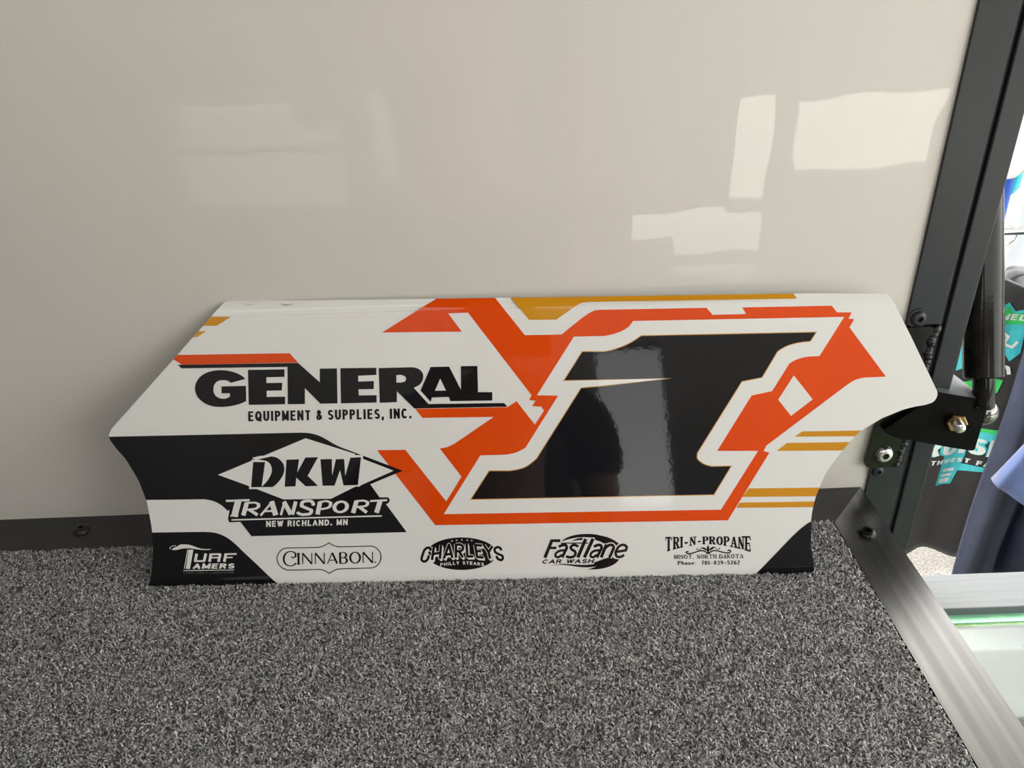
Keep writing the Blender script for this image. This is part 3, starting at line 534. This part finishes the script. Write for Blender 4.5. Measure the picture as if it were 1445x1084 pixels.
# --- car wash logo
wf_ = fr(755, 745, 10.3214)
SW = [smooth([(380, 215), (430, 175), (500, 142), (600, 115), (700, 104), (800, 102), (900, 112), (1050, 148), (1150, 193), (1230, 250), (1190, 280), (1145, 238), (1000, 240), (950, 215), (870, 190), (870, 155), (700, 150), (600, 158), (500, 178)], ang=40, maxlen=130), smooth([(530, 212), (600, 175), (690, 155), (690, 190), (600, 198)], ang=30, maxlen=90),
      smooth([(230, 565), (330, 546), (420, 538), (600, 550), (750, 552), (860, 542), (860, 520), (940, 490), (1020, 460), (1130, 440), (1160, 465), (1240, 465), (1160, 540), (1100, 572), (1040, 592), (900, 618), (760, 620), (830, 600), (895, 575), (800, 588), (650, 585), (500, 564), (380, 552)], ang=35, maxlen=170)]
decal('logo_swoosh', [wf_(q) for q in SW], M['p_black'], 4)
FA = [([(248, 190), (143, 450)], 0, 44), ([(235, 201), (368, 201)], 0, 36), ([(215, 306), (312, 306)], 0, 34), ([(345, 290), (400, 266), (450, 268), (462, 295), (440, 350), (395, 446)], 1, 36), ([(430, 340), (350, 352), (302, 390), (296, 425), (325, 442), (395, 405)], 1, 30),
      ([(628, 285), (590, 266), (540, 270), (518, 300), (535, 330), (580, 355), (590, 395), (560, 432), (505, 442), (450, 428)], 1, 34), ([(738, 175), (622, 446)], 0, 44), ([(375, 238), (775, 236)], 0, 16), ([(845, 172), (718, 446)], 0, 44),
      ([(855, 290), (905, 266), (955, 268), (970, 295), (948, 350), (900, 446)], 1, 36), ([(938, 340), (858, 352), (812, 390), (806, 425), (832, 442), (902, 405)], 1, 30), ([(1040, 255), (962, 446)], 0, 40), ([(1010, 320), (1070, 270), (1125, 265), (1145, 295), (1130, 340), (1082, 446)], 1, 38),
      ([(1185, 362), (1322, 342), (1335, 290), (1295, 262), (1235, 275), (1190, 330), (1172, 390), (1195, 432), (1245, 437), (1298, 408)], 1, 34)]
FS = [(smooth(p, False, ang=65, maxlen=120, sub=3) if s else p, w + (5 if w > 20 else 0)) for p, s, w in FA]
decal('logo_outline', [wf_(q) for p, w in FS if w > 20 for q in stroke(p, w + 30)], M['p_white'], 5)
decal('logo_word', [wf_(q) for p, w in FS for q in stroke(p, w)] + [wf_(q) for q in text('CAR WASH', (98, 537), (845, 527), 62, 20, .7, .38, .22)], M['p_black'], 6)['label'] = 'black words Fastlane CAR WASH'
# --- propane logo
pf = fr(930, 745, 10.3214)
def pwarp(t, s):
    x = 85 + t * 1255; yt = 146 - 12 * t; d = (x - 712) / 630; yb = 252 + 118 * abs(d) ** 1.7
    return (x, yb + (yt - yb) * s)
PP = text('TRI-N-PROPANE', (85, 300), (1340, 300), 130, 30, .48, 0, .2, 23, warp=pwarp)
PP += text('MINOT, NORTH DAKOTA', (218, 468), (1225, 457), 62, 12, .55, 0, .26, 9) + text('Phone:  701-839-5262', (272, 556), (1175, 548), 60, 13.5, .6, 0, .26, 9)
cs = lambda p, w: stroke(smooth(p, False, ang=75, maxlen=110, sub=3), w)
PP += [smooth([(712, 262), (728, 300), (722, 380), (702, 380), (696, 300)], ang=50, maxlen=90), smooth([(610, 298), (650, 300), (690, 325), (705, 350), (660, 335)], ang=50, maxlen=80), smooth([(818, 290), (775, 292), (738, 320), (722, 348), (765, 332)], ang=50, maxlen=80), [(680, 370), (750, 368), (742, 392), (690, 394)]]
PP += cs([(690, 372), (640, 348), (580, 352), (520, 372), (460, 388), (415, 388), (390, 372), (405, 360), (430, 366)], 18) + cs([(738, 370), (790, 346), (850, 350), (920, 368), (980, 378), (1030, 372), (1042, 350), (1020, 338), (995, 348)], 18)
PP += cs([(612, 300), (604, 325), (575, 334), (550, 328), (545, 315), (560, 312)], 9) + cs([(816, 294), (826, 318), (850, 328), (878, 322), (884, 308), (868, 306)], 9)
decal('logo_word', [pf(q) for q in PP], M['p_black'], 4)['label'] = 'black lettering TRI-N-PROPANE with town and phone number'
for g_ in (smooth([(343, 430.6), (350, 431.6), (358, 431), (352, 433)]), smooth([(393, 430), (402, 431), (415, 429.8), (410, 432.2), (400, 433)])): decal('scuff', [g_], M['scuff'], 1)

# ------------------------------------------------------------------ the photographer, seen only as a dim reflection in the glossy surfaces
skin_m = mat('skin', (.55, .30, .22), .5, noise=(12, (.60, .34, .25))); cloth_d = mat('dark_grey_cotton', (.03, .03, .034), .9, noise=(30, (.06, .06, .065))); jean = mat('denim', (.05, .07, .13), .9, noise=(60, (.07, .09, .16)))
hair_m = mat('brown_hair', (.05, .03, .018), .6, noise=(90, (.08, .05, .03), (1, 1, .1))); dark = mat('dark_plastic', (.01, .01, .01), .3, noise=(20, (.015, .015, .015))); shoe = mat('black_leather', (.02, .02, .02), .4, noise=(40, (.03, .03, .03)))
def skinned(name, chains, m, parent, root=0, sub=2):
    """chains: lists of (x, y, z, r); equal points are shared joints"""
    V = []; E = []; R = []; idx = {}
    for ch in chains:
        prev = None
        for x, y, z, r in ch:
            k = (round(x, 4), round(y, 4), round(z, 4))
            if k not in idx: idx[k] = len(V); V.append((x, y, z)); R.append(r)
            i = idx[k]
            if prev is not None and prev != i: E.append((prev, i))
            prev = i
    me = bpy.data.meshes.new(name); me.from_pydata(V, E, []); o = bpy.data.objects.new(name, me); COL.objects.link(o)
    md = o.modifiers.new('skin', 'SKIN'); md.use_smooth_shade = True
    for i, sv in enumerate(me.skin_vertices[0].data): sv.radius = (R[i] if isinstance(R[i], tuple) else (R[i], R[i])); sv.use_root = (i == root)
    sd = o.modifiers.new('sub', 'SUBSURF'); sd.levels = sd.render_levels = sub
    dg = bpy.context.evaluated_depsgraph_get(); dg.update(); nm = bpy.data.meshes.new_from_object(o.evaluated_get(dg)); bpy.data.objects.remove(o)
    nm.materials.clear(); nm.materials.append(m); nm.name = name; q = bpy.data.objects.new(name, nm); COL.objects.link(q); q.parent = parent
    return q
px_, py_ = -.09, -1.00
per = empty('person', (px_, py_, -.9)); tag(per, 'person in a dark grey t-shirt holding up a phone, seen only as a reflection', 'person')
pc = Vector((0, -.6513, .5)) - _r * .045 - _u * .012 - _f * .0065
def L3(v, r): return (v[0] - px_, v[1] - py_, v[2] + .9, r)
sh_l, sh_r = Vector((px_ - .19, py_ + .0, .46)), Vector((px_ + .19, py_ + .0, .46))
hl = pc - _r * .090 - _u * .02 - _f * .02; hr = pc + _r * .090 - _u * .02 - _f * .02
el_l = Vector((px_ - .30, py_ + .10, .24)); el_r = Vector((px_ + .225, py_ - .03, .17)); hr = Vector((px_ + .225, py_ + .10, -.07))
body = [[(0, 0, .95, .13), (0, .0, 1.10, .13), (0, 0, 1.25, .14), (0, 0, 1.38, .10), (0, .01, 1.46, .052), (0, .03, 1.52, .052)]]
for s_, shd, el, h in ((-1, sh_l, el_l, hl), (1, sh_r, el_r, hr)):
    wr = h + (el - h).normalized() * .085
    body.append([(0, 0, 1.38, .10), L3(shd, .056), L3(shd.lerp(el, .5), .046), L3(el, .039), L3(el.lerp(wr, .4), .036), L3(wr, .025), L3(h, .030)])
    hip = (s_ * .10, 0, .88, .095)
    body.append([(0, 0, .95, .13), hip, (s_ * .11, .01, .50, .062), (s_ * .11, -.01, .12, .042), (s_ * .11, .0, .06, .04), (s_ * .115, .13, .035, .034)])
    for q, (ln, off) in enumerate(((.070, .026), (.078, .009), (.072, -.009), (.058, -.026))):     # four fingers behind the phone
        b0 = h + _u * off * .8; k1 = b0 - _r * s_ * .0 + _f * .020 + _u * off * .3; k2 = k1 - _r * s_ * ln * .45 + _f * .008; k3 = k2 - _r * s_ * ln * .4
        if s_ > 0:                                                     # the other hand hangs relaxed
            b0 = h + Vector((0, off * .9, -.030)); k1 = b0 + Vector((-.003, off * .1, -ln * .38)); k2 = k1 + Vector((-.010, 0, -ln * .36)); k3 = k2 + Vector((-.014, 0, -ln * .26))
        if s_ < 0: k1 = k1 + _r * s_ * .012
        body.append([L3(h, .030), L3(b0, .0115), L3(k1, .0095), L3(k2, .0085), L3(k3, .0075)])
    t1 = h - _u * .022 - _r * s_ * .012; t2 = t1 - _r * s_ * .022 - _f * .004 + _u * .006; t3 = t2 - _r * s_ * .024 + _u * .012
    if s_ > 0: t1 = h + Vector((-.008, .026, -.010)); t2 = t1 + Vector((-.008, .014, -.026)); t3 = t2 + Vector((-.006, .002, -.024))
    body.append([L3(h, .030), L3(t1, .0125), L3(t2, .0105), L3(t3, .0090)])
skinned('body', body, skin_m, per)
tee = [[(0, 0, .92, (.165, .115)), (0, 0, 1.08, (.16, .115)), (0, 0, 1.25, (.175, .125)), (0, 0, 1.38, (.12, .10)), (0, .0, 1.435, .068)]]
for s_, shd, el in ((-1, sh_l, el_l), (1, sh_r, el_r)): tee.append([(0, 0, 1.38, (.12, .10)), L3(shd, .070), L3(shd.lerp(el, .55), .068)])
skinned('t_shirt', tee, cloth_d, per)
skinned('jeans', [[(0, 0, .93, .150), (s_ * .10, 0, .86, .110), (s_ * .11, .01, .50, .080), (s_ * .11, -.01, .10, .066)] for s_ in (-1, 1)], jean, per)
for s_ in (-1, 1): skinned('shoe', [[(s_ * .11, -.04, .050, .045), (s_ * .112, .04, .045, .047), (s_ * .116, .14, .038, .042)]], shoe, per)
bm = bmesh.new(); bmesh.ops.create_uvsphere(bm, u_segments=48, v_segments=32, radius=1)
for v in bm.verts:
    x, y, z = v.co; w = .078 * (1 - .22 * max(0, -z)); v.co = (x * w, y * .098 * (1 - .10 * max(0, -z)), z * .118)
    if y > .3:
        nz = math.exp(-((x / .17) ** 2 + ((z + .12) / .16) ** 2)); v.co.y += .022 * nz
        v.co.y -= .008 * (math.exp(-(((abs(x) - .40) / .16) ** 2 + ((z - .05) / .12) ** 2))); v.co.y += .006 * math.exp(-((x / .3) ** 2 + ((z + .48) / .07) ** 2)) + .008 * math.exp(-((x / .3) ** 2 + ((z + .85) / .15) ** 2))
hd = bm_obj('head', bm, skin_m, per, True); hd.location = (0, .035, 1.62); hd.rotation_euler = (-.30, 0, 0)
for s_ in (-1, 1):
    bm = bmesh.new(); bmesh.ops.create_uvsphere(bm, u_segments=16, v_segments=10, radius=.0115); e_ = bm_obj('eye', bm, M['p_white'], hd, True); e_.location = (s_ * .031, .083, .006)
    bm = bmesh.new(); bmesh.ops.create_uvsphere(bm, u_segments=16, v_segments=10, radius=1, matrix=Matrix.Diagonal((.010, .020, .030, 1))); e_ = bm_obj('ear', bm, skin_m, hd, True); e_.location = (s_ * .079, -.005, -.004)
bm = bmesh.new(); bmesh.ops.create_uvsphere(bm, u_segments=20, v_segments=8, radius=1, matrix=Matrix.Diagonal((.024, .006, .007, 1))); e_ = bm_obj('mouth', bm, mat('lips', (.45, .16, .14), .5, noise=(30, (.5, .18, .16))), hd, True); e_.location = (0, .091, -.056)
bm = bmesh.new(); bmesh.ops.create_uvsphere(bm, u_segments=48, v_segments=32, radius=1)
bmesh.ops.delete(bm, geom=[v for v in bm.verts if v.co.z < .35 * v.co.y + .08 and v.co.y > -.25 or v.co.z < -.45], context='VERTS')
for v in bm.verts: v.co = (v.co.x * .086, v.co.y * .107 - .003, v.co.z * .128 + .003)
bm_obj('hair', bm, hair_m, hd, True)
ph_ = bm_obj('phone', box_bm(-.0735, .0735, -.036, .036, -.004, .004, .0035, 3), dark); tag(ph_, 'dark phone held up by the reflected person', 'phone')
ph_.matrix_world = Matrix(((_r.x, _u.x, -_f.x, pc.x), (_r.y, _u.y, -_f.y, pc.y), (_r.z, _u.z, -_f.z, pc.z), (0, 0, 0, 1)))

# ------------------------------------------------------------------ shirts on a rail outside
def shirt(name, label, x0, x1, zh, zt, y, m, seed, yaw=0., folds=3, amp=.016, sleeve=True, hemdip=.02):
    """hanging T-shirt, closed front and back, real sleeves; returns root and front-surface function"""
    rs = random.Random(seed); ph = [rs.uniform(0, 6.28) for _ in range(6)]
    w = x1 - x0; root = empty(name, ((x0 + x1) / 2, y, zh), (0, 0, yaw)); tag(root, label, 't-shirt')
    H_ = zt - zh
    def surf(u, v, side=1):          # u,v in 0..1 ; local coords
        s = 1 - .45 * v
        f = amp * s * math.sin(2 * math.pi * folds * u + ph[0] + 1.2 * v) + amp * .5 * s * math.sin(2 * math.pi * folds * 2.3 * u + ph[1] - 2 * v) + .004 * math.sin(9 * v + 7 * u + ph[2])
        sh = 0.
        if v > .86: sh = -(v - .86) / .14 * .05 * abs(2 * u - 1) * 1.8       # sloping shoulders
        x = (u - .5) * w * (1 - .01 * v); hem = hemdip * math.sin(2 * math.pi * folds * u * .5 + ph[3]) * (1 - v)
        d = .020 * math.sqrt(max(0, 1 - (2 * u - 1) ** 2)) * (.6 + .4 * v)
        return Vector((x, f - side * d, v * H_ + hem + sh))
    nu, nv = 70, 40; V = []; F = []
    for sd in (1, -1):
        for j in range(nv + 1):
            for i in range(nu + 1): V.append(surf(i / nu, j / nv, sd))
    o2 = (nu + 1) * (nv + 1)
    for j in range(nv):
        for i in range(nu):
            a = j * (nu + 1) + i; F.append((a, a + 1, a + nu + 2, a + nu + 1)); a += o2; F.append((a, a + nu + 1, a + nu + 2, a + 1))
    for i in range(nu): a = nv * (nu + 1) + i; F.append((a, a + 1, a + 1 + o2, a + o2))
    for j in range(nv):
        a = j * (nu + 1); c = a + nu + 1; F.append((a, c, c + o2, a + o2)); a += nu; c = a + nu + 1; F.append((a, a + o2, c + o2, c))
    body = mesh_obj('body', V, F, m, root, True)
    mdf = body.modifiers.new('s', 'SOLIDIFY'); mdf.thickness = .0012
    if sleeve:
        for sgn in ((-1, 1) if sleeve is True else (sleeve,)):
            n = 24; V = []; F = []; L = .17
            for k in range(9):
                t = k / 8
                for i in range(n):
                    a = 2 * math.pi * i / n; rx = .012 + .006 * t; rz = .085 - .012 * t
                    cx_ = sgn * (w / 2 * .94 + L * t * .45); cz = H_ - .12 - L * t * .85
                    V.append((cx_ + rz * math.cos(a) * .75 * 1, rx * 1.6 * math.sin(a) + .006 * math.sin(5 * a + ph[4]) * t, cz + rz * math.cos(a) * sgn * .45))
            for k in range(8):
                for i in range(n): F.append((k * n + i, k * n + (i + 1) % n, (k + 1) * n + (i + 1) % n, (k + 1) * n + i))
            sl = mesh_obj('sleeve', V, F, m, root, True); mdf = sl.modifiers.new('s', 'SOLIDIFY'); mdf.thickness = .0012
    # hanger hook
    hk = bmesh.new()
    pts = [Vector((0, 0, H_ - .01)), Vector((0, 0, H_ + .05))] + [Vector((.018 * math.cos(a) - .0, 0, H_ + .068 + .018 * math.sin(a))) for a in np.linspace(-1.57, 2.6, 9)]
    for a, c in zip(pts, pts[1:]):
        d = c - a; bmesh.ops.create_cone(hk, cap_ends=True, segments=8, radius1=.0016, radius2=.0016, depth=d.length, matrix=Matrix.Translation((a + c) / 2) @ d.to_track_quat('Z', 'Y').to_matrix().to_4x4())
    bm_obj('hanger', hk, M['chrome'], root)
    return root, surf, w, H_
def print_on(sh, name, groups, m, lay, lab=None):
    """groups in shirt units: x metres from centre, y metres DOWN from the shoulder line"""
    root, surf, w, H_ = sh
    P, T = fill2d([[(x * 1000, -y * 1000) for x, y in g] for g in groups], None, (), 9.)
    V = []
    for x, y in P:
        u = min(max(x / 1000 / (w * 1.0) + .5, .0), 1.); v = min(max(1 + y / 1000 / H_, 0), 1)
        q = surf(u, v, 1); V.append((q.x, q.y - .0016 - lay * .0004, q.z))
    o = mesh_obj(name, V, T.tolist(), m, root)
    if lab: o['label'] = lab
    return o
def cloth(name, c, c2):
    m = mat(name, c, .9, noise=(25, c2), bump=(900, .0004)); m.node_tree.nodes['Principled BSDF'].inputs['Sheen Weight'].default_value = .25; return m
C_ch = cloth('charcoal_cotton', (.020, .021, .024), (.027, .028, .032)); C_nv = cloth('navy_cotton', (.020, .027, .058), (.027, .035, .070)); C_bl = cloth('blue_cotton', (.055, .085, .20), (.065, .10, .24))
C_gr = cloth('grey_heather', (.36, .37, .40), (.42, .43, .46)); C_wh = cloth('white_cotton', (.82, .82, .82), (.86, .86, .86)); C_cy = cloth('turquoise_cotton', (.02, .50, .58), (.03, .56, .64)); C_rb = cloth('royal_blue_cotton', (.03, .12, .60), (.04, .15, .66))
I_cy = mat('ink_cyan', (.05, .50, .60), .6, noise=(60, (.07, .55, .64))); I_gn = mat('ink_green', (.04, .55, .12), .6, noise=(60, (.05, .6, .15))); I_wh = mat('ink_white', (.62, .72, .75), .6, noise=(60, (.70, .78, .8))); I_bk = mat('ink_black', (.01, .01, .012), .6, noise=(60, (.015, .015, .017)))
I_bl = mat('ink_blue', (.03, .22, .55), .6, noise=(60, (.04, .25, .6)))
ZT = {}
s1 = shirt('t_shirt', 'charcoal t-shirt with a turquoise, green and white back print, nearest the black post', .60, 1.02, -.620, .0, .57, C_ch, 3, folds=2.2, amp=.016)
def sp(p): return [[(x * .001, (y - 120) * .001) for x, y in q] for q in p]
zig = [(-140, 200), (-100, 150), (-60, 170), (-20, 140), (10, 172), (24, 158), (40, 176), (66, 160), (70, 175), (48, 186), (34, 184), (20, 196)]
print_on(s1, 'shirt_print', sp([zig, [(-30, 212), (62, 205), (66, 262), (52, 280), (40, 262), (28, 290), (10, 270), (-30, 300)]]), I_cy, 0, 'turquoise print')
for g_ in ([(x * 1.0, y + 8) for x, y in zig], [(-30, 184), (66, 178), (66, 206), (-30, 212)], [(-20, 322), (10, 312), (50, 318), (46, 345), (20, 352), (-20, 350)], [(-60, 432), (66, 420), (64, 436), (-60, 450)]): print_on(s1, 'shirt_print', sp([g_]), I_gn, 1, 'green print')
lo_ = text('CRUISE', (-70, 500), (78, 478), 40, 20, .7, .15, .2) + [[(-60, 440), (66, 428), (64, 446), (-60, 458)], [(-8, 486), (28, 486), (26, 520), (22, 566), (-4, 570)], [(20, 512), (80, 503), (78, 510), (60, 516), (20, 532)]]
print_on(s1, 'shirt_print', sp(lo_), I_cy, 2, 'turquoise outline of the lettering')
lt = text('CAMEL', (-14, 200), (58, 196), 15, 4, .8, .15, .3) + text('CRUISE', (-70, 499), (78, 477), 37, 10, .6, .15, .2) + text('NORTHWEST FARGO', (-60, 518), (98, 499), 11, 3, .8, .15, .35) + [[(0, 526), (20, 524), (19, 532), (0, 534)], [(0, 540), (18, 538), (18, 545), (0, 547)], [(0, 552), (18, 550), (16, 562), (0, 564)]] + stroke([(28, 222), (40, 232), (36, 246), (50, 252), (56, 240)], 5) + stroke([(30, 300), (38, 288), (52, 292), (56, 305)], 6)
print_on(s1, 'shirt_print', sp(lt), I_wh, 3, 'white lettering of a car cruise print')['kind'] = 'stuff'
s2 = shirt('t_shirt', 'navy t-shirt with a small striped print, in front of the charcoal one', .812, 1.20, -.572, .10, .455, C_nv, 11, folds=3.2, amp=.018, sleeve=1)
print_on(s2, 'shirt_print', sp([[(-200, 255), (-165, 232), (-120, 240), (-198, 272)]]), I_wh, 0, 'white stripe print')
print_on(s2, 'shirt_print', sp([[(-200, 276), (-165, 256), (-120, 256), (-120, 270), (-198, 292)]]), I_cy, 1, 'turquoise stripe print')
print_on(s2, 'shirt_print', sp([[(-198, 296), (-165, 276), (-120, 274), (-120, 290), (-192, 312)]]), I_bl, 2, 'blue stripe print')
print_on(s2, 'shirt_print', sp(stroke([(-185, 330), (-165, 318), (-152, 334), (-172, 346), (-150, 360), (-140, 344)], 5) + stroke([(-172, 346), (-150, 360), (-165, 385), (-150, 395)], 4)), I_wh, 3, 'white looped print')
s3 = shirt('t_shirt', 'mid blue t-shirt at the right edge of the picture, its sleeve hanging forward', .868, 1.23, -.572, -.03, .335, C_bl, 21, folds=2.6, amp=.022)
s4 = shirt('t_shirt', 'pale grey t-shirt high up behind the charcoal one', .915, 1.25, -.42, .02, .70, C_gr, 31, folds=2.5, amp=.02)
s5 = shirt('t_shirt', 'royal blue t-shirt high up between grey and white ones', .60, 1.02, -.25, .44, .92, C_rb, 41, folds=2.5, amp=.02)
s6 = shirt('t_shirt', 'turquoise t-shirt hung far back at the top right', .80, 1.105, .01, .62, 1.02, C_cy, 51, folds=2.5, amp=.02)
s7 = shirt('t_shirt', 'white sunlit t-shirt hung far back beside the turquoise one', 1.0, 1.5, -.35, .66, 1.24, C_wh, 61, folds=3, amp=.02)
s8 = shirt('t_shirt', 'white sunlit t-shirt hanging above the grey one', .70, 1.12, .09, .60, .82, C_wh, 71, folds=4, amp=.02)
rk = empty('clothes_rack', (1.75, .8, -.9)); tag(rk, 'steel rack with crossbars carrying the hanging shirts', 'rack')
for x0, y, zt in ((.81, .57, 0), (.989, .455, .10), (1.049, .335, -.03), (1.083, .70, .02), (.81, .92, .44), (.953, 1.02, .62), (1.25, 1.24, .66), (.91, .82, .60)):
    o = bm_obj('crossbar', lathe_bm([(0, 0), (.006, 0), (.006, 1.79 - x0), (0, 1.79 - x0)], 16), M['chrome'], rk, True, 40); o.location = (x0 - .04 - 1.75, y - .8, zt + .0745 + .9); o.rotation_euler = (0, math.pi / 2, 0)
    box('upright', -.008, .008, y - .808, y - .792, 0, zt + .99, M['chrome'], rk)
for z in (0, .30): box('side_rail', -.02, .02, -.55, .52, z, z + .03, M['chrome'], rk)
